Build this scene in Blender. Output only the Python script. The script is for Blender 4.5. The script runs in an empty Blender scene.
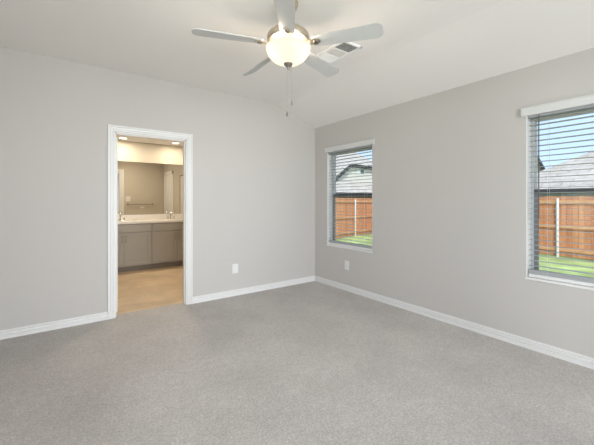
import bpy, bmesh, math, random
from mathutils import Vector, Matrix
random.seed(7)
C = bpy.context.scene.collection
scene = bpy.context.scene
PI = math.pi

# ---------------------------------------------------------------- camera
CAM = Vector((-3.30, -4.06, 1.29))
YAW = math.radians(35.9)                      # clockwise from +Y
cd = bpy.data.cameras.new('camera'); cam = bpy.data.objects.new('camera', cd); C.objects.link(cam)
cam.location = CAM
cam.rotation_euler = (PI/2, 0, -YAW)
cd.sensor_width = 36.0
cd.lens = 36.0*322/594
cd.shift_y = -21.5/594
cd.clip_start = 0.02; cd.clip_end = 300
scene.camera = cam

# ---------------------------------------------------------------- world, sun, big lights, exposure
vs = scene.view_settings
vs.view_transform = 'Standard'; vs.look = 'None'; vs.gamma = 1.0; vs.use_curve_mapping = False
vs.exposure = 0.07
w = bpy.data.worlds.new('sky'); scene.world = w; w.use_nodes = True
wn = w.node_tree; wn.nodes.clear()
tc = wn.nodes.new('ShaderNodeTexCoord'); sp = wn.nodes.new('ShaderNodeSeparateXYZ')
rp = wn.nodes.new('ShaderNodeValToRGB')
rp.color_ramp.elements[0].position = 0.0; rp.color_ramp.elements[0].color = (0.60, 0.78, 1.0, 1)
rp.color_ramp.elements[1].position = 0.55; rp.color_ramp.elements[1].color = (0.36, 0.57, 0.90, 1)
nz = wn.nodes.new('ShaderNodeTexNoise'); nz.inputs['Scale'].default_value = 2.2; nz.inputs['Detail'].default_value = 6
cr = wn.nodes.new('ShaderNodeValToRGB')
cr.color_ramp.elements[0].position = 0.48; cr.color_ramp.elements[0].color = (0, 0, 0, 1)
cr.color_ramp.elements[1].position = 0.75; cr.color_ramp.elements[1].color = (0.35, 0.35, 0.35, 1)
mx = wn.nodes.new('ShaderNodeMixRGB'); mx.inputs[2].default_value = (0.88, 0.91, 0.95, 1)
bgn = wn.nodes.new('ShaderNodeBackground'); bgn.inputs['Strength'].default_value = 1.35
wo = wn.nodes.new('ShaderNodeOutputWorld')
L = wn.links.new
L(tc.outputs['Generated'], sp.inputs[0]); L(sp.outputs['Z'], rp.inputs[0])
L(tc.outputs['Generated'], nz.inputs['Vector']); L(nz.outputs['Fac'], cr.inputs[0])
L(cr.outputs[0], mx.inputs[0]); L(rp.outputs[0], mx.inputs[1]); L(mx.outputs[0], bgn.inputs[0]); L(bgn.outputs[0], wo.inputs[0])

sd = bpy.data.lights.new('sun', 'SUN'); sun = bpy.data.objects.new('sun', sd); C.objects.link(sun)
sd.energy = 3.9; sd.angle = 0.01; sd.color = (1.0, 0.95, 0.87)
sun.rotation_euler = Vector((0.50, 0.52, -0.85)).to_track_quat('-Z', 'Y').to_euler()
sun.location = (-20, -25, 40)

def area(name, loc, rot, sx, sy, energy, col):
    d = bpy.data.lights.new(name, 'AREA'); d.shape = 'RECTANGLE'; d.size = sx; d.size_y = sy
    d.energy = energy; d.color = col
    o = bpy.data.objects.new(name, d); C.objects.link(o); o.location = loc; o.rotation_euler = rot
    return o
# added fill lamp behind the camera, outside the added rear openings
area('rear_fill', (-1.95, -7.6, 1.35), (PI/2+0.15, 0, 0), 4.6, 2.7, 440, (0.97, 0.985, 1.0))
# second added fill lamp, outside an added opening in the left wall
area('side_fill', (-4.14, -2.9, 1.40), (PI/2, 0, -PI/2), 1.7, 1.4, 20, (0.97, 0.985, 1.0))

# ---------------------------------------------------------------- helpers
class MB:
    def __init__(s): s.v = []; s.f = []; s.sm = []
    def add(s, vs_, fs, smooth=False):
        n = len(s.v); s.v += [tuple(p) for p in vs_]
        for f in fs: s.f.append(tuple(i+n for i in f)); s.sm.append(smooth)
        return s
    def box(s, lo, hi, M=None, b=0.0):
        x0, y0, z0 = lo; x1, y1, z1 = hi
        if b > 0:
            bm = bmesh.new(); bmesh.ops.create_cube(bm, size=1)
            for v in bm.verts:
                v.co = Vector(((x0+x1)/2+v.co.x*(x1-x0), (y0+y1)/2+v.co.y*(y1-y0), (z0+z1)/2+v.co.z*(z1-z0)))
            bmesh.ops.bevel(bm, geom=bm.edges[:], offset=b, segments=2, affect='EDGES', profile=0.5)
            bm.verts.index_update()
            vv = [v.co.copy() for v in bm.verts]; ff = [[v.index for v in f.verts] for f in bm.faces]; bm.free()
        else:
            vv = [Vector(p) for p in ((x0,y0,z0),(x1,y0,z0),(x1,y1,z0),(x0,y1,z0),(x0,y0,z1),(x1,y0,z1),(x1,y1,z1),(x0,y1,z1))]
            ff = [(0,3,2,1),(4,5,6,7),(0,1,5,4),(1,2,6,5),(2,3,7,6),(3,0,4,7)]
        if M: vv = [M @ p for p in vv]
        return s.add(vv, ff)
    def prism(s, pts, a, bvec, M=None):
        """closed polygon pts (3D, planar) extruded by vector bvec"""
        n = len(pts); P = [Vector(p) for p in pts]; Q = [p+Vector(bvec) for p in P]
        vv = P+Q
        if M: vv = [M @ p for p in vv]
        ff = [tuple(range(n))[::-1], tuple(range(n, 2*n))] + [(i, (i+1) % n, n+(i+1) % n, n+i) for i in range(n)]
        return s.add(vv, ff)
    def lathe(s, prof, seg=32, M=None, smooth=True):
        vv = []; ff = []; m = len(prof)
        for i in range(seg):
            a = 2*PI*i/seg
            for r, z in prof: vv.append(Vector((r*math.cos(a), r*math.sin(a), z)))
        for i in range(seg):
            j = (i+1) % seg
            for k in range(m-1): ff.append((i*m+k, j*m+k, j*m+k+1, i*m+k+1))
        if M: vv = [M @ p for p in vv]
        s.add(vv, ff, smooth)
        return s
    def tube(s, path, r, seg=8, M=None, cap=True):
        P = [Vector(p) for p in path]; vv = []; ff = []; n = len(P)
        up = Vector((0, 0, 1))
        for i, p in enumerate(P):
            t = (P[min(i+1, n-1)]-P[max(i-1, 0)]).normalized()
            a = t.cross(up)
            if a.length < 1e-3: a = Vector((1, 0, 0))
            a.normalize(); b = t.cross(a)
            rr = r[i] if isinstance(r, (list, tuple)) else r
            for k in range(seg):
                an = 2*PI*k/seg; vv.append(p+a*rr*math.cos(an)+b*rr*math.sin(an))
        for i in range(n-1):
            for k in range(seg):
                ff.append((i*seg+k, i*seg+(k+1) % seg, (i+1)*seg+(k+1) % seg, (i+1)*seg+k))
        if cap:
            ff.append(tuple(range(seg))[::-1]); ff.append(tuple(range((n-1)*seg, n*seg)))
        if M: vv = [M @ p for p in vv]
        return s.add(vv, ff, True)
    def build(s, name, mat, parent=None, local=False):
        me = bpy.data.meshes.new(name); me.from_pydata(s.v, [], s.f)
        me.polygons.foreach_set('use_smooth', s.sm)
        bm = bmesh.new(); bm.from_mesh(me)
        bmesh.ops.remove_doubles(bm, verts=bm.verts, dist=1e-6)
        bmesh.ops.recalc_face_normals(bm, faces=bm.faces); bm.to_mesh(me); bm.free()
        if any(s.sm): me.set_sharp_from_angle(angle=math.radians(40))
        me.materials.append(mat)
        o = bpy.data.objects.new(name, me); C.objects.link(o)
        if parent is not None:
            o.parent = parent
            if not local: o.matrix_parent_inverse = Matrix.Translation(parent.matrix_basis.translation).inverted() if parent.type == 'EMPTY' and parent.rotation_euler.z == 0 else parent.matrix_basis.inverted()
        return o

def tag(o, label=None, cat=None, group=None, kind=None):
    if label: o['label'] = label
    if cat: o['category'] = cat
    if group: o['group'] = group
    if kind: o['kind'] = kind
    return o
def thing(name, label, cat, loc=(0, 0, 0), group=None, kind=None):
    o = bpy.data.objects.new(name, None); C.objects.link(o); o.location = loc; o.empty_display_size = 0.1
    return tag(o, label, cat, group, kind)
def struct(name, mb, mat, parent=None, label=None, cat=None):
    o = mb.build(name, mat, parent)
    if parent is None: tag(o, label, cat, kind='structure')
    return o

# ---------------------------------------------------------------- materials
def mat(name, col, rough=0.6, metal=0.0, spec=0.5, noise=None, bump=None, var=0.0):
    m = bpy.data.materials.new(name); m.use_nodes = True
    nt = m.node_tree; b = nt.nodes['Principled BSDF']
    b.inputs['Base Color'].default_value = (*col, 1); b.inputs['Roughness'].default_value = rough
    b.inputs['Metallic'].default_value = metal; b.inputs['Specular IOR Level'].default_value = spec
    if noise or bump:
        t = nt.nodes.new('ShaderNodeTexCoord')
    if noise:                       # (scale, amount)
        n = nt.nodes.new('ShaderNodeTexNoise'); n.inputs['Scale'].default_value = noise[0]; n.inputs['Detail'].default_value = 4
        r = nt.nodes.new('ShaderNodeMapRange'); r.inputs['From Min'].default_value = 0.3; r.inputs['From Max'].default_value = 0.7
        r.inputs['To Min'].default_value = 1-noise[1]; r.inputs['To Max'].default_value = 1+noise[1]
        x = nt.nodes.new('ShaderNodeVectorMath'); x.operation = 'SCALE'; x.inputs[0].default_value = col
        nt.links.new(t.outputs['Object'], n.inputs['Vector']); nt.links.new(n.outputs['Fac'], r.inputs['Value'])
        nt.links.new(r.outputs[0], x.inputs['Scale']); nt.links.new(x.outputs[0], b.inputs['Base Color'])
    if bump:                        # (scale, strength, distance)
        n2 = nt.nodes.new('ShaderNodeTexNoise'); n2.inputs['Scale'].default_value = bump[0]; n2.inputs['Detail'].default_value = 3
        bp = nt.nodes.new('ShaderNodeBump'); bp.inputs['Strength'].default_value = bump[1]; bp.inputs['Distance'].default_value = bump[2]
        nt.links.new(t.outputs['Object'], n2.inputs['Vector']); nt.links.new(n2.outputs['Fac'], bp.inputs['Height']); nt.links.new(bp.outputs[0], b.inputs['Normal'])
    return m

M = {}
M['wall'] = mat('wall_paint', (0.61, 0.582, 0.558), 0.9, spec=0.2, bump=(120, 0.12, 0.002))
M['ceil'] = mat('ceiling_paint', (0.90, 0.87, 0.845), 0.95, spec=0.1, bump=(90, 0.15, 0.003))
M['trim'] = mat('white_trim', (0.86, 0.85, 0.84), 0.4)
M['bathwall'] = mat('bath_paint', (0.60, 0.55, 0.47), 0.9, spec=0.2)
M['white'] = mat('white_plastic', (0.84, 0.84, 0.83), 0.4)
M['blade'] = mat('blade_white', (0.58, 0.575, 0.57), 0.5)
M['nickel'] = mat('brushed_nickel', (0.64, 0.56, 0.45), 0.32, metal=1.0, noise=(60, 0.06))
M['nickel_dark'] = mat('aged_nickel', (0.30, 0.27, 0.24), 0.4, metal=1.0)
M['chrome'] = mat('chrome', (0.85, 0.85, 0.85), 0.12, metal=1.0)
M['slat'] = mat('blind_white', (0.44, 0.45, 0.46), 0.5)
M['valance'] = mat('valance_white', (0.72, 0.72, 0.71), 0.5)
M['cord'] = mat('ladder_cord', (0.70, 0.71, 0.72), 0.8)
M['wand'] = mat('wand_grey', (0.12, 0.12, 0.13), 0.35)
M['vinyl'] = mat('window_vinyl', (0.11, 0.115, 0.12), 0.5)
M['black'] = mat('slot_black', (0.02, 0.02, 0.02), 0.6)
M['vent_dark'] = mat('duct_shade', (0.10, 0.10, 0.10), 0.8)
M['vent'] = mat('vent_white', (0.92, 0.92, 0.91), 0.5)
M['cab'] = mat('cabinet_taupe', (0.37, 0.345, 0.31), 0.5, noise=(3, 0.03))
M['toe'] = mat('toe_kick', (0.24, 0.21, 0.175), 0.6)
M['counter'] = mat('counter_stone', (0.78, 0.74, 0.69), 0.25, noise=(25, 0.04))
M['door'] = mat('door_white', (0.80, 0.79, 0.77), 0.45)
M['mirror'] = mat('mirror_silver', (0.90, 0.90, 0.88), 0.0, metal=1.0)
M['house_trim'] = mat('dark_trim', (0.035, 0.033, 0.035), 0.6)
M['siding'] = mat('pale_siding', (0.70, 0.66, 0.60), 0.8)
M['post'] = mat('galvanised_post', (0.72, 0.73, 0.74), 0.45, metal=0.3)
M['vinyl_grey'] = mat('window_vinyl_grey', (0.26, 0.27, 0.275), 0.5)
M['vinyl_white'] = mat('window_vinyl_white', (0.66, 0.67, 0.67), 0.5)
M['lawn'] = mat('lawn_grass', (0.44, 0.54, 0.21), 0.9, spec=0.1, noise=(1.6, 0.35), bump=(40, 0.8, 0.05))
M['added_slab'] = mat('added_slab_concrete', (0.5, 0.49, 0.47), 0.9)  # only for the added sun cover and bounce slab

def carpet():
    m = bpy.data.materials.new('carpet_pile'); m.use_nodes = True; nt = m.node_tree; b = nt.nodes['Principled BSDF']
    b.inputs['Roughness'].default_value = 1.0; b.inputs['Specular IOR Level'].default_value = 0.05
    b.inputs['Sheen Weight'].default_value = 0.15
    t = nt.nodes.new('ShaderNodeTexCoord')
    def nse(sc, det=3.0, rough=0.6):
        n = nt.nodes.new('ShaderNodeTexNoise'); n.inputs['Scale'].default_value = sc; n.inputs['Detail'].default_value = det
        n.inputs['Roughness'].default_value = rough
        nt.links.new(t.outputs['Object'], n.inputs['Vector']); return n.outputs['Fac']
    def rng(x, a, c, d, e):
        r = nt.nodes.new('ShaderNodeMapRange'); r.inputs['From Min'].default_value = a; r.inputs['From Max'].default_value = c
        r.inputs['To Min'].default_value = d; r.inputs['To Max'].default_value = e; nt.links.new(x, r.inputs['Value']); return r.outputs[0]
    def mul(a, c):
        r = nt.nodes.new('ShaderNodeMath'); r.operation = 'MULTIPLY'; nt.links.new(a, r.inputs[0]); nt.links.new(c, r.inputs[1]); return r.outputs[0]
    fine = nse(74, 5, 0.85); mid = nse(20, 3); big = nse(1.5, 3)
    k = mul(mul(rng(fine, 0.32, 0.68, 0.64, 1.36), rng(mid, 0.3, 0.7, 0.93, 1.07)), rng(big, 0.32, 0.68, 0.91, 1.09))
    s = nt.nodes.new('ShaderNodeVectorMath'); s.operation = 'SCALE'; s.inputs[0].default_value = (0.595, 0.557, 0.532)
    nt.links.new(k, s.inputs['Scale']); nt.links.new(s.outputs[0], b.inputs['Base Color'])
    bp = nt.nodes.new('ShaderNodeBump'); bp.inputs['Strength'].default_value = 0.7; bp.inputs['Distance'].default_value = 0.012
    nt.links.new(fine, bp.inputs['Height']); nt.links.new(bp.outputs[0], b.inputs['Normal'])
    return m
M['carpet'] = carpet()

def brickish(name, c1, c2, cm, width, height, mortar, rough=0.6, rot=(0, 0, 0), off=0.5, bump=0.0):
    m = bpy.data.materials.new(name); m.use_nodes = True; nt = m.node_tree; b = nt.nodes['Principled BSDF']
    b.inputs['Roughness'].default_value = rough; b.inputs['Specular IOR Level'].default_value = 0.3
    t = nt.nodes.new('ShaderNodeTexCoord'); mp = nt.nodes.new('ShaderNodeMapping'); mp.inputs['Rotation'].default_value = rot
    br = nt.nodes.new('ShaderNodeTexBrick'); br.offset = off
    br.inputs['Color1'].default_value = (*c1, 1); br.inputs['Color2'].default_value = (*c2, 1); br.inputs['Mortar'].default_value = (*cm, 1)
    br.inputs['Scale'].default_value = 1; br.inputs['Mortar Size'].default_value = mortar; br.inputs['Brick Width'].default_value = width; br.inputs['Row Height'].default_value = height
    br.inputs['Mortar Smooth'].default_value = 0.3
    n = nt.nodes.new('ShaderNodeTexNoise'); n.inputs['Scale'].default_value = 3; n.inputs['Detail'].default_value = 5
    r = nt.nodes.new('ShaderNodeMapRange'); r.inputs['From Min'].default_value = 0.3; r.inputs['From Max'].default_value = 0.7; r.inputs['To Min'].default_value = 0.85; r.inputs['To Max'].default_value = 1.15
    s = nt.nodes.new('ShaderNodeVectorMath'); s.operation = 'SCALE'
    nt.links.new(t.outputs['Object'], mp.inputs[0]); nt.links.new(mp.outputs[0], br.inputs['Vector']); nt.links.new(t.outputs['Object'], n.inputs['Vector'])
    nt.links.new(n.outputs['Fac'], r.inputs['Value']); nt.links.new(br.outputs['Color'], s.inputs[0]); nt.links.new(r.outputs[0], s.inputs['Scale'])
    nt.links.new(s.outputs[0], b.inputs['Base Color'])
    return m
M['wood_tile'] = brickish('wood_tile', (0.69, 0.54, 0.38), (0.63, 0.485, 0.335), (0.52, 0.41, 0.29), 1.2, 0.2, 0.004, 0.45)
M['shingle'] = brickish('roof_shingle', (0.50, 0.455, 0.405), (0.56, 0.515, 0.46), (0.36, 0.33, 0.30), 0.9, 0.32, 0.03, 0.95, rot=(0, 0, 0))
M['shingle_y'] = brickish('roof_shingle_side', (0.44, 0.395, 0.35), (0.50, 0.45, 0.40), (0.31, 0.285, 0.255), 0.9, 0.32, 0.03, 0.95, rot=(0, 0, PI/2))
M['shaded_brick'] = brickish('shaded_brick', (0.09, 0.07, 0.065), (0.12, 0.09, 0.08), (0.14, 0.13, 0.12), 0.22, 0.07, 0.01, 0.9, rot=(PI/2, 0, 0))  # shade under the eaves is put into this dark colour
M['grey_brick'] = brickish('grey_brick', (0.22, 0.23, 0.25), (0.28, 0.29, 0.31), (0.3, 0.3, 0.3), 0.22, 0.07, 0.01, 0.9, rot=(PI/2, 0, PI/2))

def cedar(name, axis):
    """vertical cedar boards 0.14 wide, colour differing from board to board"""
    m = bpy.data.materials.new(name); m.use_nodes = True; nt = m.node_tree; b = nt.nodes['Principled BSDF']
    b.inputs['Roughness'].default_value = 0.85; b.inputs['Specular IOR Level'].default_value = 0.15
    t = nt.nodes.new('ShaderNodeTexCoord'); sp_ = nt.nodes.new('ShaderNodeSeparateXYZ'); nt.links.new(t.outputs['Object'], sp_.inputs[0])
    d = nt.nodes.new('ShaderNodeMath'); d.operation = 'DIVIDE'; d.inputs[1].default_value = 0.145; nt.links.new(sp_.outputs[axis], d.inputs[0])
    fl = nt.nodes.new('ShaderNodeMath'); fl.operation = 'FLOOR'; nt.links.new(d.outputs[0], fl.inputs[0])
    wn_ = nt.nodes.new('ShaderNodeTexWhiteNoise'); wn_.noise_dimensions = '1D'; nt.links.new(fl.outputs[0], wn_.inputs['W'])
    rp_ = nt.nodes.new('ShaderNodeValToRGB'); rp_.color_ramp.elements[0].color = (0.49, 0.195, 0.092, 1); rp_.color_ramp.elements[1].color = (0.64, 0.31, 0.155, 1)
    nt.links.new(wn_.outputs['Value'], rp_.inputs[0])
    mp = nt.nodes.new('ShaderNodeMapping'); mp.inputs['Scale'].default_value = (14, 14, 1.2); nt.links.new(t.outputs['Object'], mp.inputs[0])
    n = nt.nodes.new('ShaderNodeTexNoise'); n.inputs['Scale'].default_value = 1.5; n.inputs['Detail'].default_value = 6; nt.links.new(mp.outputs[0], n.inputs['Vector'])
    r = nt.nodes.new('ShaderNodeMapRange'); r.inputs['From Min'].default_value = 0.3; r.inputs['From Max'].default_value = 0.7; r.inputs['To Min'].default_value = 0.8; r.inputs['To Max'].default_value = 1.2
    nt.links.new(n.outputs['Fac'], r.inputs['Value'])
    s = nt.nodes.new('ShaderNodeVectorMath'); s.operation = 'SCALE'; nt.links.new(rp_.outputs[0], s.inputs[0]); nt.links.new(r.outputs[0], s.inputs['Scale'])
    nt.links.new(s.outputs[0], b.inputs['Base Color'])
    return m
M['cedar'] = cedar('cedar_boards', 0)
M['cedar_rail'] = mat('cedar_rail', (0.60, 0.33, 0.17), 0.85, spec=0.15, noise=(6, 0.15))

def glass():
    m = bpy.data.materials.new('window_glass'); m.use_nodes = True; nt = m.node_tree; nt.nodes.clear()
    o = nt.nodes.new('ShaderNodeOutputMaterial'); a = nt.nodes.new('ShaderNodeBsdfTransparent'); a.inputs[0].default_value = (0.97, 0.98, 0.98, 1)
    g = nt.nodes.new('ShaderNodeBsdfGlossy'); g.inputs['Roughness'].default_value = 0.02
    f = nt.nodes.new('ShaderNodeFresnel'); f.inputs[0].default_value = 1.25
    mx_ = nt.nodes.new('ShaderNodeMixShader')
    nt.links.new(f.outputs[0], mx_.inputs[0]); nt.links.new(a.outputs[0], mx_.inputs[1]); nt.links.new(g.outputs[0], mx_.inputs[2]); nt.links.new(mx_.outputs[0], o.inputs[0])
    return m
M['glass'] = glass()
M['frost'] = mat('pale_panel', (0.72, 0.69, 0.63), 0.5)
def tinted_glass():
    m = mat('neighbour_pane', (0.12, 0.20, 0.20), 0.08); return m
M['pane'] = tinted_glass()
def emit(name, col, strength):
    m = bpy.data.materials.new(name); m.use_nodes = True; b = m.node_tree.nodes['Principled BSDF']
    b.inputs['Base Color'].default_value = (*col, 1); b.inputs['Emission Color'].default_value = (*col, 1); b.inputs['Emission Strength'].default_value = strength
    return m
def bowl_mat():
    m = bpy.data.materials.new('frosted_bowl'); m.use_nodes = True; nt = m.node_tree; nt.nodes.clear()
    o = nt.nodes.new('ShaderNodeOutputMaterial')
    e = nt.nodes.new('ShaderNodeEmission'); e.inputs[0].default_value = (1.0, 0.89, 0.72, 1); e.inputs[1].default_value = 0.60
    t = nt.nodes.new('ShaderNodeBsdfTranslucent'); t.inputs[0].default_value = (0.12, 0.11, 0.09, 1)
    d = nt.nodes.new('ShaderNodeBsdfPrincipled'); d.inputs['Base Color'].default_value = (0.10, 0.095, 0.085, 1); d.inputs['Roughness'].default_value = 0.25
    m1 = nt.nodes.new('ShaderNodeMixShader'); m1.inputs[0].default_value = 0.2
    ad = nt.nodes.new('ShaderNodeAddShader')
    nt.links.new(d.outputs[0], m1.inputs[1]); nt.links.new(t.outputs[0], m1.inputs[2]); nt.links.new(m1.outputs[0], ad.inputs[0]); nt.links.new(e.outputs[0], ad.inputs[1]); nt.links.new(ad.outputs[0], o.inputs[0])
    return m
M['bowl'] = bowl_mat()
M['downlight'] = emit('downlight_lens', (1.0, 0.90, 0.70), 6.0)

# ================================================================ STRUCTURE
XL, YR = -4.0, -4.5            # left and rear wall planes (room side)
H0, H1, XS = 2.47, 2.73, -0.68 # wall height, high ceiling, where the slope starts
DX0, DX1, DZ = -2.848, -2.058, 2.058     # doorway
BY = 0.12                      # back wall thickness
BX0, BX1, BYB, BH = -3.02, -0.92, 3.05, 2.47   # bathroom
WT = 0.15                      # window wall thickness
WZ0, WZ1 = 0.615, 2.065
W1 = (-1.20, -0.30); W2 = (-3.86, -2.945)

m = MB(); m.box((XL-0.12, YR-0.15, -0.12), (WT, 0.10, 0.0)); struct('floor', m, M['carpet'])
# ceiling: flat part, eased fold, slope down to the window wall
prof = [(XL-0.15, H1), (XS-0.16, H1), (XS-0.08, H1-0.008), (XS, H1-0.026), (XS+0.08, H1-0.052)]
k = (H1-0.052-H0)/(0-(XS+0.08)); 
prof += [(0.0, H0), (WT, H0)]
poly = [(x, YR-0.18, z) for x, z in prof] + [(WT, YR-0.18, 3.0), (XL-0.15, YR-0.18, 3.0)]
m = MB(); m.prism(poly, None, (0, -YR+0.18+BY, 0)); struct('ceiling', m, M['ceil'])

def wall_x(y0, y1, x0, x1, z1, holes, mname, name):
    """wall along X between y0..y1; holes = [(xa, xb, za, zb)]"""
    m = MB(); cur = x0
    for xa, xb, za, zb in sorted(holes):
        m.box((cur, y0, -0.1), (xa, y1, z1))
        if za > 0: m.box((xa, y0, -0.1), (xb, y1, za))
        m.box((xa, y0, zb), (xb, y1, z1)); cur = xb
    m.box((cur, y0, -0.1), (x1, y1, z1))
    return struct(name, m, M[mname])
def wall_y(x0, x1, y0, y1, z1, holes, mname, name):
    m = MB(); cur = y0
    for ya, yb, za, zb in sorted(holes):
        m.box((x0, cur, -0.1), (x1, ya, z1))
        if za > 0: m.box((x0, ya, -0.1), (x1, yb, za))
        m.box((x0, ya, zb), (x1, yb, z1)); cur = yb
    m.box((x0, cur, -0.1), (x1, y1, z1))
    return struct(name, m, M[mname])
wall_x(0, BY, XL-0.12, WT, 2.95, [(DX0, DX1, 0, DZ)], 'wall', 'wall_back')
wall_y(0, WT, YR, 0, 2.95, [(W2[0], W2[1], WZ0, WZ1), (W1[0], W1[1], WZ0, WZ1)], 'wall', 'wall_right')
wall_x(YR-0.15, YR, XL-0.12, WT, 2.95, [(-3.55, -1.70, 0.0, 2.35), (-1.38, -0.35, 0.0, 2.35)], 'wall', 'wall_rear')  # openings added for the fill lamp; pier hides it from the mirror
wall_y(XL-0.12, XL, YR, 0, 2.95, [(-3.8, -2.0, 0.65, 2.15)], 'wall', 'wall_left')  # opening added for the side fill lamp

# white reveals inside the two windows (painted returns)
for i, (a, b) in enumerate((W1, W2)):
    m = MB(); t = 0.006
    m.box((0.001, a, WZ0), (0.09, a+t, WZ1)); m.box((0.001, b-t, WZ0), (0.09, b, WZ1))
    m.box((0.001, a, WZ1-t), (0.09, b, WZ1))
    struct('trim_%d' % (i+3), m, M['trim'])
    m = MB(); m.box((-0.012, a-0.004, WZ0-0.012), (0.09, b+0.004, WZ0+0.008), b=0.003)
    struct('trim_%d' % (i+5), m, M['trim'])

# baseboards: stepped profile swept along the walls
def base_prof(): return [(0, 0), (0.018, 0), (0.018, 0.036), (0.016, 0.036), (0.004, 0.038), (0.004, 0.047), (0.015, 0.050), (0.015, 0.062), (0.013, 0.064), (0.001, 0.066), (0.001, 0.073), (0.010, 0.075), (0.009, 0.082), (0.005, 0.084), (0, 0.084)]
def baseboard(name, p0, p1, inward):
    p0 = Vector(p0); p1 = Vector(p1); n = Vector(inward)
    m = MB(); m.prism([p0+n*a+Vector((0, 0, z-0.002)) for a, z in base_prof()], None, p1-p0)
    return struct(name, m, M['trim'])
CW = 0.066
baseboard('baseboard_back', (XL, 0, 0), (DX0-CW, 0, 0), (0, -1, 0))
baseboard('baseboard_corner', (DX1+CW, 0, 0), (0, 0, 0), (0, -1, 0))
baseboard('baseboard_right', (0, 0, 0), (0, YR, 0), (-1, 0, 0))
baseboard('baseboard_left', (XL, YR, 0), (XL, 0, 0), (1, 0, 0))

# door casing (fluted, mitred) and jamb
def casing_prof(cw):
    q = [(0, 0), (0, 0.012), (0.09, 0.016), (0.22, 0.016), (0.25, 0.006), (0.33, 0.006), (0.37, 0.017), (0.60, 0.019), (0.64, 0.008), (0.72, 0.008), (0.76, 0.024), (0.97, 0.024), (1.0, 0.020), (1.0, 0)]
    return [(a*cw, b) for a, b in q]
def casing(x0, x1, zt, yface, d, cw):
    """three mitred lengths around an opening in the plane y = yface, thickness towards d"""
    m = MB(); pr = casing_prof(cw); n = len(pr)
    rings = []
    for (sx, px, pz, foot) in ((-1, x0, 0, True), (-1, x0, zt, False), (1, x1, zt, False), (1, x1, 0, True)):
        rings.append([Vector((px+sx*a, yface+d*b, 0.0 if foot else pz+a)) for a, b in pr])
    vv = [p for r in rings for p in r]; ff = []
    for q in range(3):
        for i in range(n):
            j = (i+1) % n; ff.append((q*n+i, q*n+j, (q+1)*n+j, (q+1)*n+i))
    ff.append(tuple(range(n))); ff.append(tuple(range(3*n, 4*n)))
    m.add(vv, ff); return m
m = casing(DX0, DX1, DZ, 0, -1, CW)
m2 = casing(DX0, DX1, DZ, BY, 1, 0.10); m.add(m2.v, m2.f)
t = 0.012
m.box((DX0, 0.0, 0), (DX0+t, BY, DZ)); m.box((DX1-t, 0.0, 0), (DX1, BY, DZ)); m.box((DX0, 0.0, DZ-t), (DX1, BY, DZ))
m.box((DX0+t, 0.035, 0), (DX0+t+0.01, 0.07, DZ-t)); m.box((DX1-t-0.01, 0.035, 0), (DX1-t, 0.07, DZ-t)); m.box((DX0+t, 0.035, DZ-t-0.01), (DX1-t, 0.07, DZ-t))
struct('trim_1', m, M['trim'])

# windows: vinyl frame, two sashes, panes
def window(name, a, b):
    root = thing(name, None, None, (0.12, (a+b)/2, WZ0), kind='structure')
    fw = 0.028
    m = MB()
    for lo, hi in (((0.09, a, WZ0), (0.148, a+fw, WZ1)), ((0.09, b-fw, WZ0), (0.148, b, WZ1)), ((0.09, a, WZ1-fw), (0.148, b, WZ1)), ((0.09, a, WZ0), (0.148, b, WZ0+fw))):
        m.box(lo, hi, b=0.003)
    m.build('window_frame', M['vinyl_white'], root)
    zm = 1.375
    def sash(x, z0, z1, st, mt):
        s = MB(); u0, u1 = a+fw, b-fw
        s.box((x-0.012, u0, z0), (x+0.012, u0+st, z1)); s.box((x-0.012, u1-st, z0), (x+0.012, u1, z1))
        o = s.build('sash', M[mt], root)
        s = MB(); s.box((x-0.0125, u0, z1-0.04), (x+0.0125, u1, z1)); s.build('top_rail', M['vinyl' if z0 < 1 else 'vinyl_white'], o)
        s = MB(); s.box((x-0.0125, u0, z0), (x+0.0125, u1, z0+0.035)); s.build('bottom_rail', M['vinyl_white' if z0 < 1 else 'vinyl'], o)
        p = MB(); p.box((x-0.002, u0+st-0.003, z0+0.03), (x+0.002, u1-st+0.003, z1-0.035)); p.build('pane', M['glass'], o)
    sash(0.106, WZ0+fw, zm+0.018, 0.030, 'vinyl_grey')
    sash(0.133, zm-0.018, WZ1-fw, 0.012, 'vinyl_white')
    return root
window('window_1', *W1)
window('window_2', *W2)
# unseen rear and side windows, added to let the fill lamps in
def added_plain_window(name, lo, hi, axis):
    root = thing(name, None, None, lo, kind='structure'); f = 0.06; m = MB(); x0, y0, z0 = lo; x1, y1, z1 = hi
    if axis == 'x':
        xm = (x0+x1)/2
        for p, q in ((x0, x0+f), (xm-f/2, xm+f/2), (x1-f, x1)): m.box((p, y0, z0), (q, y1, z1))
        m.box((x0, y0, z1-f), (x1, y1, z1)); m.box((x0, y0, z0), (x1, y1, z0+f))
        g = MB(); g.box((x0+f/2, (y0+y1)/2-0.002, z0+f/2), (x1-f/2, (y0+y1)/2+0.002, z1-f/2))
    else:
        ym = (y0+y1)/2
        for p, q in ((y0, y0+f), (ym-f/2, ym+f/2), (y1-f, y1)): m.box((x0, p, z0), (x1, q, z1))
        m.box((x0, y0, z1-f), (x1, y1, z1)); m.box((x0, y0, z0), (x1, y1, z0+f))
        g = MB(); g.box(((x0+x1)/2-0.002, y0+f/2, z0+f/2), ((x0+x1)/2+0.002, y1-f/2, z1-f/2))
    m.build('window_frame', M['vinyl'], root); g.build('pane', M['glass'], root)  # frame and pane of the added windows only
added_plain_window('added_window_3', (-3.55, -4.60, 0.0), (-1.70, -4.55, 2.35), 'x')
added_plain_window('added_window_5', (-1.38, -4.60, 0.0), (-0.35, -4.55, 2.35), 'x')
added_plain_window('added_window_4', (-4.10, -3.8, 0.65), (-4.05, -2.0, 2.15), 'y')
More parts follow.
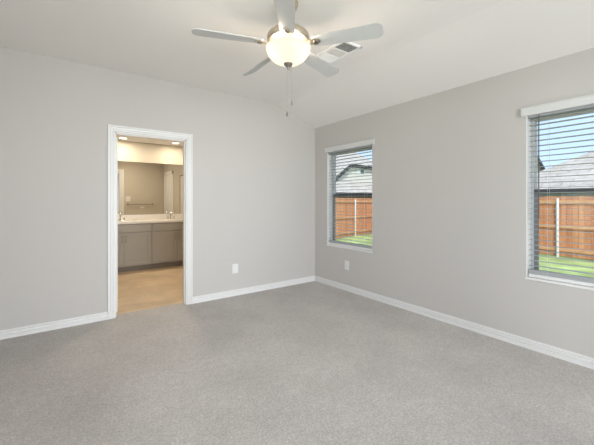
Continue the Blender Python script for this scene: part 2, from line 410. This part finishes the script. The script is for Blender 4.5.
# unseen slabs: cover added to block sun, floor added to bounce neutral light
m = MB(); m.box((-7.0, -8.2, 2.96), (0.6, 0.6, 3.05)); struct('added_sun_cover', m, M['added_slab'])
m = MB(); m.box((-7.0, -8.2, -0.38), (0.6, -4.66, -0.05)); struct('added_bounce_slab', m, M['added_slab'])

# bathroom shell
m = MB(); m.box((BX0-0.1, 0.10, -0.12), (BX1+0.1, BYB+0.1, -0.004)); struct('floor_bathroom', m, M['wood_tile'])
m = MB(); m.box((BX0-0.1, BY, BH), (BX1+0.1, BYB+0.1, BH+0.1)); struct('ceiling_bathroom', m, M['ceil'])
m = MB(); m.box((BX0-0.1, BYB, -0.1), (BX1+0.1, BYB+0.1, BH+0.1)); struct('wall_mirror', m, M['bathwall'])
m = MB(); m.box((BX0-0.1, BY, -0.1), (BX0, BYB, BH)); struct('wall_bathroom_left', m, M['bathwall'])
m = MB(); m.box((BX1, BY, -0.1), (BX1+0.1, BYB, BH)); struct('wall_bathroom_right', m, M['bathwall'])
m = MB()
m.box((BX0, BY, 0), (DX0, BY+0.004, BH)); m.box((DX1, BY, 0), (BX1, BY+0.004, BH)); m.box((DX0, BY, DZ), (DX1, BY+0.004, BH))
struct('wall_bathroom_door', m, M['bathwall'])

# doors
def panel_door(mb, w_, h_, t_, Mx):
    """two-panel moulded slab in its own frame: x along width, y thickness, z up"""
    mb.box((0, 0, 0), (w_, t_, h_), Mx)
    for z0, z1 in ((0.14, 0.90), (1.04, h_-0.13)):
        for side in (-1, 1):
            y0, y1 = (-0.005, 0.0) if side < 0 else (t_, t_+0.005)
            for lo, hi in (((0.10, y0, z0), (0.13, y1, z1)), ((w_-0.13, y0, z0), (w_-0.10, y1, z1)), ((0.10, y0, z0), (w_-0.10, y1, z0+0.03)), ((0.10, y0, z1-0.03), (w_-0.10, y1, z1))):
                mb.box(lo, hi, Mx)
            mb.box((0.17, y0, z0+0.07), (w_-0.17, y1, z1-0.07), Mx)
d1 = thing('door_1', None, None, (DX0+0.02, BY+0.01, 0.0), kind='structure')
Mx = Matrix.Translation((DX0+0.048, BY+0.026, 0.018)) @ Matrix.Rotation(PI/2, 4, 'Z')
m = MB(); panel_door(m, 0.70, 2.0, 0.035, Mx); m.build('door_slab', M['door'], d1)
m = MB()
for z in (0.2, 1.0, 1.8):
    m = MB(); m.tube([(DX0+0.010, BY+0.012, z-0.045), (DX0+0.010, BY+0.012, z+0.045)], 0.007)
    m.build('hinge', M['nickel'], d1)
m = MB(); m.lathe([(0, 0), (0.03, 0), (0.03, 0.006), (0.012, 0.012), (0.012, 0.03), (0.026, 0.045), (0.02, 0.062), (0, 0.066)], 20, Mx @ Matrix.Translation((0.64, 0.0, 0.94)) @ Matrix.Rotation(PI/2, 4, 'X'))
m.build('door_handle', M['nickel'], d1)
# closed door in the far bathroom side wall, seen in the mirror
d2 = thing('door_2', None, None, (BX1, 0.75, 0.0), kind='structure')
m = MB(); panel_door(m, 0.76, 2.0, 0.012, Matrix.Translation((BX1-0.001, 0.36, 0.01)) @ Matrix.Rotation(PI/2, 4, 'Z')); m.build('door_slab', M['door'], d2)
m = MB()
for lo, hi in (((BX1-0.018, 0.26, 0), (BX1, 0.352, 2.11)), ((BX1-0.018, 1.125, 0), (BX1, 1.217, 2.11)), ((BX1-0.018, 0.26, 2.02), (BX1, 1.217, 2.112))): m.box(lo, hi, b=0.004)
m.build('door_casing', M['trim'], d2)
m = MB(); m.lathe([(0, 0), (0.03, 0), (0.03, 0.006), (0.012, 0.012), (0.012, 0.03), (0.026, 0.045), (0.02, 0.062), (0, 0.066)], 20, Matrix.Translation((BX1-0.012, 1.05, 0.95)) @ Matrix.Rotation(-PI/2, 4, 'Y'))
m.build('door_handle', M['nickel'], d2)

# ================================================================ OUTDOORS
G = -0.40
m = MB(); m.box((-30, -40, G-0.3), (70, 70, G)); struct('lawn', m, M['lawn'])

def fence(p0, p1, posts, label):
    """board fence from p0 to p1 with rails and metal posts on the side of this yard (local -Y)"""
    p0 = Vector((p0[0], p0[1], G)); p1 = Vector((p1[0], p1[1], G)); d = p1-p0; Ln = d.length
    root = thing('wooden_fence', label, 'fence', p0, 'cedar fences around the yard'); root.rotation_euler.z = math.atan2(d.y, d.x)
    m = MB(); x = 0.0; i = 0
    while x < Ln-0.01:
        wdt = min(0.138, Ln-x); dz = 0.008*math.sin(i*2.3)
        m.box((x+0.002, 0.0, 0.03), (x+wdt, 0.018+0.004*(i % 2), 1.83+dz)); x += 0.145; i += 1
    m.build('board_panel', M['cedar'], root, local=True)
    for z in (0.18, 0.88, 1.62):
        m = MB(); m.box((0, -0.04, z), (Ln, 0.0, z+0.09)); m.build('rail', M['cedar_rail'], root, local=True)
    for s in posts:
        m = MB(); m.lathe([(0, 0), (0.033, 0), (0.033, 1.74), (0.02, 1.765), (0, 1.77)], 16, Matrix.Translation((s, -0.075, 0))); m.build('post', M['post'], root, local=True)
    return root
FC = Vector((9.85, 7.2)); FA = Vector((8.0, -8.0)); FB = Vector((-4.0, 4.55))
LA = (FC-FA).length; LB = (FC-FB).length
# side fence runs from the corner towards -Y so that local -Y faces the house
s0 = (FC-Vector((8.87, -0.80))).length-0.13
u = (FA-FC).normalized()*0.13
fence((FC.x+u.x, FC.y+u.y), (FA.x, FA.y), [s0-7.32, s0-4.88, s0-2.44, s0, s0+2.44, s0+4.88], 'long cedar board fence with metal posts beside the lawn, outside the window with the wand')
s1 = (Vector((7.97, 6.84))-FB).length
fence((FB.x, FB.y), (FC.x, FC.y), [s1-9.76, s1-7.32, s1-4.88, s1-2.44, s1], 'cedar board fence seen through the window near the room corner, one metal post showing')

def slab(mb, quad, th):
    """roof plane: quad (4 or 3 points, outward up) given thickness downwards"""
    mb.prism(quad, None, (0, 0, -th))

# house seen through window_1: hipped roof, dark eaves, small gable dormer
hA = thing('neighbor_house', 'pale shingled house with a small gable dormer behind the fence, in the corner window', 'house', (15, 20, G))
x0, x1, y0, y1, ez, p = 0.0, 29.4, 15.0, 28.4, 2.0, 0.75
hr = (y1-y0)/2; rz = ez+p*hr
m = MB()
slab(m, [(x0, y0, ez), (x1, y0, ez), (x1-hr, y0+hr, rz), (x0+hr, y0+hr, rz)], 0.12)
slab(m, [(x0, y1, ez), (x0+hr, y0+hr, rz), (x1-hr, y0+hr, rz), (x1, y1, ez)], 0.12)
slab(m, [(x1, y0, ez), (x1, y1, ez), (x1-hr, y0+hr, rz)], 0.12)
slab(m, [(x0, y0, ez), (x0+hr, y0+hr, rz), (x0, y1, ez)], 0.12)
m.build('roof', M['shingle'], hA)
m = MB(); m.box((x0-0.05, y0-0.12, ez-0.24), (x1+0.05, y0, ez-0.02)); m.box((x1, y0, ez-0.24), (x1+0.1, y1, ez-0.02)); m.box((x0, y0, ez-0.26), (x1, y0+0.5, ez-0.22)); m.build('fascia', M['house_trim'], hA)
m = MB(); m.box((x0+0.5, y0+0.5, G), (x1-0.5, y1-0.5, ez-0.1)); m.build('wall', M['shaded_brick'], hA)
dy = 16.5
pts = [(15.75, dy, 3.0), (15.75, dy, 3.15), (17.5, dy, 4.42), (21.4, dy, 4.28), (21.4, dy, 3.0)]
m = MB(); m.prism(pts, None, (0, 2.2, 0)); dm = m.build('dormer', M['siding'], hA)
m = MB()
def strip(mb, a, b, t_, y0_, y1_):
    a = Vector(a); b = Vector(b)
    mb.prism([(a.x, y0_, a.y), (b.x, y0_, b.y), (b.x, y0_, b.y+t_), (a.x, y0_, a.y+t_)], None, (0, y1_-y0_, 0))
strip(m, (15.3, 2.85), (17.5, 4.36), 0.26, dy-0.25, dy+0.0)
strip(m, (17.5, 4.34), (21.7, 4.20), 0.28, dy-0.25, dy+0.0)
m.build('rake_board', M['house_trim'], dm)
m = MB()
strip(m, (15.4, 3.08), (17.5, 4.55), 0.05, dy-0.2, dy+2.6); strip(m, (17.5, 4.52), (21.7, 4.38), 0.05, dy-0.2, dy+2.6)
m.build('dormer_roof', M['shingle'], dm)
m = MB()
for lo, hi in (((18.25, dy-0.04, 3.72), (18.75, dy, 4.26)), ((18.75, dy-0.04, 3.72), (19.3, dy, 3.78))): m.box(lo, hi)
m.box((18.75, dy-0.04, 4.2), (19.3, dy, 4.26)); m.box((19.24, dy-0.04, 3.72), (19.3, dy, 4.26)); m.build('window_frame', M['white'], dm)
m = MB(); m.box((18.75, dy-0.02, 3.78), (19.24, dy, 4.2)); m.build('window_pane', M['pane'], dm)

# house seen through window_2: long hipped roof
hB = thing('neighbor_house', 'long grey hip-roofed house behind the fence, outside the window with the wand', 'house', (24, -5, G))
x0, x1, y0, y1, ez, p = 18.5, 31.5, -24.0, 5.34, 1.92, 0.585
hr = (x1-x0)/2; rz = ez+p*hr; xm = x0+hr
m = MB()
slab(m, [(x0, y1, ez), (x0, y0, ez), (xm, y0+hr, rz), (xm, y1-hr, rz)], 0.12)
slab(m, [(x1, y0, ez), (x1, y1, ez), (xm, y1-hr, rz), (xm, y0+hr, rz)], 0.12)
slab(m, [(x1, y1, ez), (x0, y1, ez), (xm, y1-hr, rz)], 0.12)
slab(m, [(x0, y0, ez), (x1, y0, ez), (xm, y0+hr, rz)], 0.12)
m.build('roof', M['shingle_y'], hB)
m = MB(); m.box((x0-0.12, y0, ez-0.12), (x0, y1+0.05, ez-0.01)); m.build('gutter', M['house_trim'], hB)
m = MB(); m.box((x0+0.5, y0+0.5, G), (x1-0.5, y1-0.5, ez-0.1)); m.build('wall', M['grey_brick'], hB)

# house further off, gable end with dark rake
hC = thing('neighbor_house', 'cream gable-ended house with a dark sloping rake, just left of the long hipped roof', 'house', (27.5, 10, G))
xr, zr, yg = 27.2, 6.45, 6.5; p = 0.58; hw = 5.2
m = MB(); m.prism([(xr-hw+0.4, yg, G), (xr+hw-0.4, yg, G), (xr+hw-0.4, yg, zr-p*(hw-0.4)-0.1), (xr, yg, zr-0.1), (xr-hw+0.4, yg, zr-p*(hw-0.4)-0.1)], None, (0, 8, 0)); m.build('wall', M['siding'], hC)
m = MB()
for sgn in (-1, 1):
    m.prism([(xr, yg-0.3, zr), (xr+sgn*hw, yg-0.3, zr-p*hw), (xr+sgn*hw, yg-0.3, zr-p*hw+0.06), (xr, yg-0.3, zr+0.06)], None, (0, 8.4, 0))
m.build('roof', M['shingle_y'], hC)
m = MB()
for sgn in (-1, 1):
    m.prism([(xr, yg-0.36, zr-0.26), (xr+sgn*hw, yg-0.36, zr-p*hw-0.26), (xr+sgn*hw, yg-0.36, zr-p*hw+0.06), (xr, yg-0.36, zr+0.06)], None, (0, 0.08, 0))
m.build('rake_board', M['house_trim'], hC)

# ================================================================ CEILING FAN
FX, FY = -1.985, -2.135
fan = thing('ceiling_fan', 'white five-blade ceiling fan with brushed nickel motor and a lit frosted bowl', 'ceiling fan', (FX, FY, H1))
T = Matrix.Translation((FX, FY, 0))
m = MB(); m.lathe([(0, 2.73), (0.072, 2.73), (0.072, 2.705), (0.06, 2.675), (0.03, 2.652), (0.014, 2.648), (0, 2.648)], 32, T); m.build('canopy', M['nickel'], fan)
m = MB(); m.tube([(FX, FY, 2.66), (FX, FY, 2.555)], 0.0125, 16); m.build('downrod', M['nickel'], fan)
m = MB(); m.lathe([(0, 2.565), (0.03, 2.565), (0.034, 2.545), (0.09, 2.528), (0.125, 2.512), (0.148, 2.490), (0.152, 2.478), (0.152, 2.452), (0.144, 2.440), (0.10, 2.432), (0, 2.432)], 48, T); m.build('motor_housing', M['nickel'], fan)
m = MB(); m.lathe([(0, 2.434), (0.085, 2.434), (0.088, 2.428), (0.088, 2.412), (0.075, 2.404), (0.058, 2.402), (0.058, 2.380), (0, 2.378)], 40, T); m.build('light_fitter', M['nickel_dark'], fan)
# bowl shade
R0, zt, zb = 0.160, 2.392, 2.283
pr = []
for i in range(15):
    a = (PI/2)*i/14
    pr.append((max(R0*math.cos(a)**0.80, 0.0005) if i < 14 else 0.0, zt-(zt-zb)*math.sin(a)**1.05))
inner = [(max(r-0.004, 0.0), z+0.004) for r, z in pr][::-1]
m = MB(); m.lathe(pr[::1], 48, T); m.lathe([(R0, zt), (R0+0.003, zt+0.004), (R0-0.004, zt+0.004)], 48, T); m.build('light_bowl', M['bowl'], fan)
m = MB(); m.lathe([(0, 2.300), (0.028, 2.292), (0.033, 2.281), (0.026, 2.268), (0.012, 2.258), (0.009, 2.248), (0.005, 2.240), (0, 2.238)], 24, T); m.build('finial', M['nickel_dark'], fan)
# blades
def blade_outline():
    L0, L1, w0, w1 = 0.185, 0.665, 0.052, 0.066; pts = []
    def corner(cx, cy, r, a0, a1, n=6):
        for i in range(n+1):
            a = a0+(a1-a0)*i/n; pts.append((cx+r*math.cos(a), cy+r*math.sin(a)))
    corner(L0+0.02, -w0+0.02, 0.02, PI, 1.5*PI, 4)
    corner(L1-0.045, -w1+0.045, 0.045, 1.5*PI, 2*PI)
    corner(L1-0.045, w1-0.045, 0.045, 0, PI/2)
    corner(L0+0.02, w0-0.02, 0.02, PI/2, PI, 4)
    return pts
PITCHES = (-15, -15, -14, -26, -9)      # the blades do not all hang at quite the same angle
camang = math.atan2(-math.sin(YAW), math.cos(YAW))        # world angle of the camera's right
def blade_M(q):
    ang = camang+math.radians(-91+72*q)
    return Matrix.Translation((FX, FY, 2.413)) @ Matrix.Rotation(ang, 4, 'Z') @ Matrix.Rotation(math.radians(PITCHES[q]), 4, 'X')
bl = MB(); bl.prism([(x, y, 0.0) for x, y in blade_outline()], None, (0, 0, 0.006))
ir = MB()
ir.prism([(0.07, -0.016, -0.006), (0.13, -0.012, -0.006), (0.17, -0.022, -0.006), (0.205, -0.032, -0.006), (0.235, -0.018, -0.006), (0.245, 0, -0.006), (0.235, 0.018, -0.006), (0.205, 0.032, -0.006), (0.17, 0.022, -0.006), (0.13, 0.012, -0.006), (0.07, 0.016, -0.006)], None, (0, 0, 0.006))
md = MB(); md.lathe([(0, -0.013), (0.010, -0.013), (0.018, -0.010), (0.020, -0.006), (0, -0.006)], 20, Matrix.Translation((0.208, 0, 0)))
protos = None
for q in range(5):
    Mx = blade_M(q)
    if q == 0:
        bo = bl.build('blade', M['blade'], fan, local=True)
        io = ir.build('blade_iron', M['nickel'], fan, local=True)
        so = md.build('medallion', M['nickel_dark'], io, local=True)
        so['label'] = 'dark round medallion'
    else:
        bo = protos[0].copy(); io = protos[1].copy(); so = protos[2].copy()
        for o in (bo, io, so): C.objects.link(o)
        bo.parent = fan; io.parent = fan; so.parent = io
    loc = Matrix.Translation((-FX, -FY, -H1)) @ Mx
    bo.matrix_parent_inverse = Matrix.Identity(4); io.matrix_parent_inverse = Matrix.Identity(4); so.matrix_parent_inverse = Matrix.Identity(4)
    bo.matrix_basis = loc; io.matrix_basis = loc
    if q == 0: protos = (bo, io, so)
# pull chains
rgt = Vector((math.cos(YAW), -math.sin(YAW), 0))
for off, z0, z1 in ((-0.008, 2.243, 1.925), (0.026, 2.285, 2.005)):
    c = Vector((FX, FY, 0))+rgt*off
    m = MB(); m.tube([(c.x, c.y, z0), (c.x, c.y, z1)], 0.0013, 6); o = m.build('pull_chain', M['nickel'], fan)
    m = MB(); m.lathe([(0, 0.012), (0.003, 0.010), (0.006, 0.0), (0.0075, -0.012), (0.005, -0.022), (0, -0.025)], 14, Matrix.Translation((c.x, c.y, z1))); f = m.build('chain_fob', M['nickel_dark'], o)
# bulbs of the fan light
for a in range(3):
    an = a*2*PI/3+0.98
    d = bpy.data.lights.new('fan_bulb', 'POINT'); d.energy = 6.2; d.color = (1.0, 0.83, 0.64); d.shadow_soft_size = 0.022
    o = bpy.data.objects.new('fan_bulb', d); C.objects.link(o); o.location = (FX+0.085*math.cos(an), FY+0.085*math.sin(an), 2.372)

# ================================================================ CEILING VENT
vx0, vx1, vy0, vy1 = -1.285, -1.045, -1.985, -1.535
vent = thing('ceiling_vent', 'white rectangular ceiling air vent of three louvred sections beside the fan', 'vent', ((vx0+vx1)/2, (vy0+vy1)/2, H1))
m = MB(); m.box((vx0+0.01, vy0+0.01, H1-0.004), (vx1-0.01, vy1-0.01, H1)); m.build('duct_shade_sheet', M['vent_dark'], vent)  # dark sheet stands for the unlit duct; ceiling has no opening
f = 0.026; m = MB(); zt_, zb_ = H1, H1-0.013
m.box((vx0, vy0, zb_), (vx0+f, vy1, zt_), b=0.003); m.box((vx1-f, vy0, zb_), (vx1, vy1, zt_), b=0.003)
m.box((vx0, vy0, zb_), (vx1, vy0+f, zt_), b=0.003); m.box((vx0, vy1-f, zb_), (vx1, vy1, zt_), b=0.003)
n3 = (vy1-vy0-2*f)/3
for q in (1, 2): yy = vy0+f+n3*q; m.box((vx0+f-0.002, yy-0.006, zb_), (vx1-f+0.002, yy+0.006, zt_))
m.build('vent_frame', M['vent'], vent)
for q in range(3):
    m = MB(); ya, yb = vy0+f+n3*q+0.006, vy0+f+n3*(q+1)-0.006
    for i in range(9):
        if q == 0:      # blades angled away from this side of the room
            yy = ya+(yb-ya)*(i+0.5)/9
            m.box((vx0+f, -0.0065, -0.0006), (vx1-f, 0.0065, 0.0006), Matrix.Translation((0, yy, H1-0.010)) @ Matrix.Rotation(math.radians(35), 4, 'X'))
        elif q == 1:    # middle blades run the other way
            xx = vx0+f+(vx1-vx0-2*f)*(i+0.5)/9
            m.box((-0.0048, ya, -0.0006), (0.0048, yb, 0.0006), Matrix.Translation((xx, 0, H1-0.010)) @ Matrix.Rotation(math.radians(24), 4, 'Y'))
        else:
            yy = ya+(yb-ya)*(i+0.5)/9
            m.box((vx0+f, -0.0040, -0.0006), (vx1-f, 0.0040, 0.0006), Matrix.Translation((0, yy, H1-0.010)) @ Matrix.Rotation(math.radians(-28), 4, 'X'))
    m.build('louvre_panel', M['vent'], vent)

# ================================================================ BLINDS
def blind(a, b, label, wand):
    root = thing('window_blind', label, 'blind', (0.04, (a+b)/2, WZ1), 'white slatted blinds')
    ov = 0.032; z0, z1 = 2.036, 2.108
    m = MB()     # moulded valance with returns
    vp = [(-0.006, z0+0.004), (-0.010, z0), (-0.024, z0), (-0.024, z0+0.010), (-0.021, z0+0.014), (-0.021, z1-0.016), (-0.027, z1-0.010), (-0.027, z1), (-0.006, z1)]
    m.prism([(x, a-ov, z) for x, z in vp], None, (0, b-a+2*ov, 0))
    m.box((-0.008, a-ov, z0), (-0.001, a-ov+0.012, z1)); m.box((-0.008, b+ov-0.012, z0), (-0.001, b+ov, z1))
    m.build('valance', M['valance'], root)
    m = MB(); m.box((0.008, a+0.012, 2.018), (0.070, b-0.012, 2.056), b=0.002); m.build('headrail', M['slat'], root)
    tilt = math.radians(1); pitch = 0.0455; z = 1.998; m = MB(); zb_ = WZ0+0.060
    y0, y1 = a+0.014, b-0.014
    zs = []
    while z > zb_+0.03: zs.append(z); z -= pitch
    zs += [WZ0+0.0415+0.0029*i for i in range(12)]      # slats gathered on the bottom rail
    for z in zs:
        # slightly crowned slat, room edge higher than the outer edge
        pts = []
        for i in range(5):
            s = -0.025+0.05*i/4; c = 0.0015*(1-(s/0.025)**2)
            pts.append((0.040+s*math.cos(tilt), z-s*math.sin(tilt)+c))
        poly_ = [(x, y0, zz) for x, zz in pts]+[(x, y0, zz-0.0026) for x, zz in pts[::-1]]
        m.prism(poly_, None, (0, y1-y0, 0))
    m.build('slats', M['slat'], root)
    m = MB(); m.box((0.013, y0, WZ0+0.010), (0.067, y1, WZ0+0.038), b=0.003); m.build('bottom_rail', M['white'], root)
    for yy in (b-0.15, (a+b)/2, a+0.15):
        m = MB()
        for x in (0.0142, 0.0658): m.tube([(x, yy, 2.02), (x, yy, zb_-0.018)], 0.0009, 5)
        m.build('ladder_cord', M['cord'], root)
    if wand:
        yy = b-0.095; m = MB()
        m.tube([(0.004, yy, 2.03), (-0.004, yy, 1.99), (-0.006, yy, 1.135)], [0.0035, 0.0045, 0.0045], 8); o = m.build('tilt_wand', M['wand'], root); o['label'] = 'dark grey wand'
    return root
blind(W1[0], W1[1], 'white slatted blind on the window near the room corner, with no wand showing', False)
blind(W2[0], W2[1], 'white slatted blind with a dark hanging tilt wand, on the window farther from the corner', True)

# ================================================================ WALL PLATES
def wall_plate(label, loc, rz, kind):
    root = thing('wall_outlet', label, 'outlet', loc); root.rotation_euler.z = rz     # local -Y faces the room
    m = MB(); m.box((-0.043, -0.007, -0.064), (0.043, 0.0, 0.064), b=0.003); m.build('cover_plate', M['white'], root, local=True)
    if kind == 'duplex':
        for s in (-1, 1):
            m = MB(); m.box((-0.0165, -0.0095, s*0.021-0.0145), (0.0165, -0.006, s*0.021+0.0145), b=0.002); o = m.build('socket', M['white'], root, local=True)
            m = MB(); m.box((-0.008, -0.0100, s*0.021-0.002), (-0.006, -0.0094, s*0.021+0.006)); m.box((0.006, -0.0100, s*0.021-0.002), (0.008, -0.0094, s*0.021+0.006)); m.build('slot', M['black'], o, local=True)
    else:
        m = MB(); m.box((-0.017, -0.0095, -0.034), (0.017, -0.006, 0.034), b=0.002); m.build('insert', M['white'], root, local=True)
    return root
wall_plate('white plain wall plate low on the door wall, between doorway and corner', (-1.405, -0.0, 0.368), 0, 'plain')
wall_plate('white two-socket outlet low on the window wall, under the corner window', (0.0, -0.728, 0.366), -PI/2, 'duplex')

# ================================================================ BATHROOM
CY = 2.47                                   # cabinet face plane
CXS = ((-2.890, -1.960), (-1.960, -1.030))
def vanity(x0, x1, label):
    root = thing('vanity_cabinet', label, 'cabinet', ((x0+x1)/2, CY, 0), 'taupe vanity base cabinets')
    g = 0.004
    m = MB(); m.box((x0+0.001, CY, 0.10), (x1-0.001, BYB-0.002, 0.875)); m.build('body', M['cab'], root)
    m = MB(); m.box((x0+0.001, CY+0.06, -0.004), (x1-0.001, BYB-0.05, 0.10)); m.build('toe_kick', M['toe'], root)
    m = MB(); m.box((x0+0.012, CY-0.019, 0.722), (x1-0.012, CY-0.0005, 0.862), b=0.003); m.build('drawer_front', M['cab'], root)
    xm = (x0+x1)/2
    for sgn, a, b in ((-1, x0+0.012, xm-g/2), (1, xm+g/2, x1-0.012)):
        m = MB(); z0, z1, s = 0.118, 0.708, 0.058       # shaker door: rails and stiles round a recessed panel
        m.box((a, CY-0.019, z0), (a+s, CY-0.0005, z1)); m.box((b-s, CY-0.019, z0), (b, CY-0.0005, z1))
        m.box((a+s, CY-0.019, z0), (b-s, CY-0.0005, z0+s)); m.box((a+s, CY-0.019, z1-s), (b-s, CY-0.0005, z1))
        m.box((a+s-0.002, CY-0.010, z0+s-0.002), (b-s+0.002, CY-0.0005, z1-s+0.002))
        d = m.build('cabinet_door', M['cab'], root)
        hx = (b-0.03) if sgn < 0 else (a+0.03)
        m = MB(); m.tube([(hx, CY-0.019, 0.545), (hx, CY-0.048, 0.55), (hx, CY-0.050, 0.57), (hx, CY-0.050, 0.645), (hx, CY-0.048, 0.665), (hx, CY-0.019, 0.67)], 0.0055, 8)
        m.build('handle', M['nickel_dark'], d)
    return root
vanity(*CXS[0], 'taupe vanity cabinet farther from the corner, below the first faucet')
vanity(*CXS[1], 'taupe vanity cabinet nearer the bedroom corner, below the faucet by the mirrored door')
SINK = (-2.425, -1.495)
ct = thing('vanity_countertop', 'cream stone vanity countertop with backsplash over the taupe cabinets', 'countertop', (-1.96, 2.75, 0.875))
m = MB()
cx0, cx1, cy0, cy1, cz0, cz1 = BX0+0.002, BX1-0.002, CY-0.035, BYB-0.002, 0.876, 0.912
m2 = MB(); cur = cx0
for sx in SINK:
    m.box((cur, cy0, cz0), (sx-0.21, cy1, cz1)); m.box((sx-0.21, cy0, cz0), (sx+0.21, cy0+0.10, cz1)); m.box((sx-0.21, 2.86, cz0), (sx+0.21, cy1, cz1)); cur = sx+0.21
m.box((cur, cy0, cz0), (cx1, cy1, cz1)); m.build('counter_slab', M['counter'], ct)
m = MB(); m.box((cx0, BYB-0.022, cz1), (cx1, BYB-0.002, cz1+0.105), b=0.002); m.build('backsplash', M['counter'], ct)
for sx in SINK:
    m = MB(); xa, xb, ya, yb = sx-0.21, sx+0.21, cy0+0.10, 2.86
    top = [(xa, ya), (xb, ya), (xb, yb), (xa, yb)]; ins = 0.05
    vv = [Vector((x, y, cz1-0.012)) for x, y in top]+[Vector((x+(ins if x == xa else -ins), y+(ins if y == ya else -ins), cz1-0.032)) for x, y in top]
    m.add(vv, [(0, 1, 5, 4), (1, 2, 6, 5), (2, 3, 7, 6), (3, 0, 4, 7), (4, 5, 6, 7)]); m.build('sink_basin', M['white'], ct)
def faucet(x, label):
    y = 2.93; z = cz1
    root = thing('bathroom_faucet', label, 'faucet', (x, y, z), 'chrome vanity faucets')
    m = MB(); m.box((x-0.085, y-0.025, z), (x+0.085, y+0.025, z+0.014), b=0.006); m.build('base_plate', M['chrome'], root)
    m = MB(); m.tube([(x, y, z+0.01), (x, y, z+0.10), (x, y-0.02, z+0.135), (x, y-0.06, z+0.15), (x, y-0.10, z+0.135), (x, y-0.115, z+0.105)], [0.016, 0.013, 0.012, 0.012, 0.011, 0.011], 12); m.build('spout', M['chrome'], root)
    for s in (-1, 1):
        m = MB(); m.lathe([(0, 0.012), (0.02, 0.012), (0.017, 0.045), (0.012, 0.058), (0, 0.06)], 16, Matrix.Translation((x+s*0.062, y, z)))
        m.tube([(x+s*0.062, y, z+0.052), (x+s*0.085, y-0.01, z+0.068), (x+s*0.12, y-0.015, z+0.078)], [0.008, 0.007, 0.006], 8); m.build('lever', M['chrome'], root)
faucet(SINK[0], 'chrome bathroom faucet beside the doorway casing, farther from the bedroom corner')
faucet(SINK[1], 'chrome bathroom faucet below the reflected white panelled door')
m = MB(); m.box((BX0+0.02, BYB-0.006, 1.022), (BX1-0.02, BYB-0.001, 2.07)); tag(m.build('vanity_mirror', M['mirror']), 'wide frameless wall mirror above the vanity, reflecting the bathroom', 'mirror')
# downlights
def downlight(x, y, label, en):
    root = thing('recessed_downlight', label, 'ceiling light', (x, y, BH), 'lit bathroom downlights')
    m = MB(); m.lathe([(0.062, BH-0.001), (0.092, BH-0.001), (0.094, BH-0.006), (0.088, BH-0.010), (0.066, BH-0.009), (0.062, BH-0.004)], 32, Matrix.Translation((x, y, 0))); m.build('trim_ring', M['white'], root)
    m = MB(); m.lathe([(0, BH-0.006), (0.064, BH-0.006), (0.064, BH-0.001), (0, BH-0.001)], 32, Matrix.Translation((x, y, 0))); m.build('lens', M['downlight'], root)
    d = bpy.data.lights.new('downlight_lamp', 'AREA'); d.shape = 'DISK'; d.size = 0.12; d.energy = en; d.color = (1.0, 0.87, 0.67)
    o = bpy.data.objects.new('downlight_lamp', d); C.objects.link(o); o.location = (x, y, BH-0.012)
downlight(-2.40, 2.72, 'lit round ceiling downlight closest to the doorway casing edge, over the first faucet', 8.0)
downlight(-1.46, 2.68, 'lit round ceiling downlight over the faucet below the mirrored door', 8.0)
downlight(-1.95, 0.95, 'added, unseen fill downlight over the middle of the bathroom floor', 12.0)  # added out of view to brighten the wall the mirror shows
# back of the door wall, seen in the mirror
yb = BY+0.004
tb = thing('towel_bar', 'thin nickel towel bar on the bathroom wall, seen in the mirror', 'towel bar', (-1.55, yb, 1.20))
m = MB(); m.tube([(-1.88, yb+0.06, 1.20), (-1.20, yb+0.06, 1.20)], 0.010, 10); m.build('bar', M['nickel_dark'], tb)
for x in (-1.86, -1.22):
    m = MB(); m.lathe([(0, 0), (0.026, 0), (0.026, 0.008), (0.013, 0.016), (0.013, 0.07), (0, 0.072)], 16, Matrix.Translation((x, yb, 1.20)) @ Matrix.Rotation(-PI/2, 4, 'X')); m.build('bar_post', M['nickel_dark'], tb)
sw = thing('light_switch', 'white light switch plate beside the reflected door casing, seen in the mirror', 'switch', (-1.855, yb, 1.36))
m = MB(); m.box((-1.915, yb, 1.28), (-1.795, yb+0.006, 1.42), b=0.002); m.build('cover_plate', M['white'], sw)
for x in (-1.878, -1.832):
    m = MB(); m.box((x-0.016, yb+0.005, 1.317), (x+0.016, yb+0.009, 1.383), b=0.001); m.build('rocker', M['white'], sw)
pl = MB(); pl.box((-1.555, yb, 1.085), (-1.435, yb+0.006, 1.135), b=0.002); o = pl.build('wall_plate', M['white']); tag(o, 'small white horizontal plate under the towel bar, seen in the mirror', 'wall plate')
sh = thing('shower_door', 'pale shower door with a thin dark frame, seen at the mirror edge in the doorway', 'shower door', (BX1, 2.0, 0))
m = MB(); sx = BX1-0.0145
for lo, hi in (((sx, 1.84, 0.0), (sx+0.014, 1.86, 1.93)), ((sx, 2.295, 0.0), (sx+0.014, 2.315, 1.93)), ((sx, 1.84, 1.91), (sx+0.014, 2.315, 1.93)), ((sx, 1.84, 0.0), (sx+0.014, 2.315, 0.02))): m.box(lo, hi)
m.build('door_frame', M['house_trim'], sh)
m = MB(); m.box((sx+0.006, 1.858, 0.018), (sx+0.009, 2.297, 1.912)); m.build('pane', M['frost'], sh)
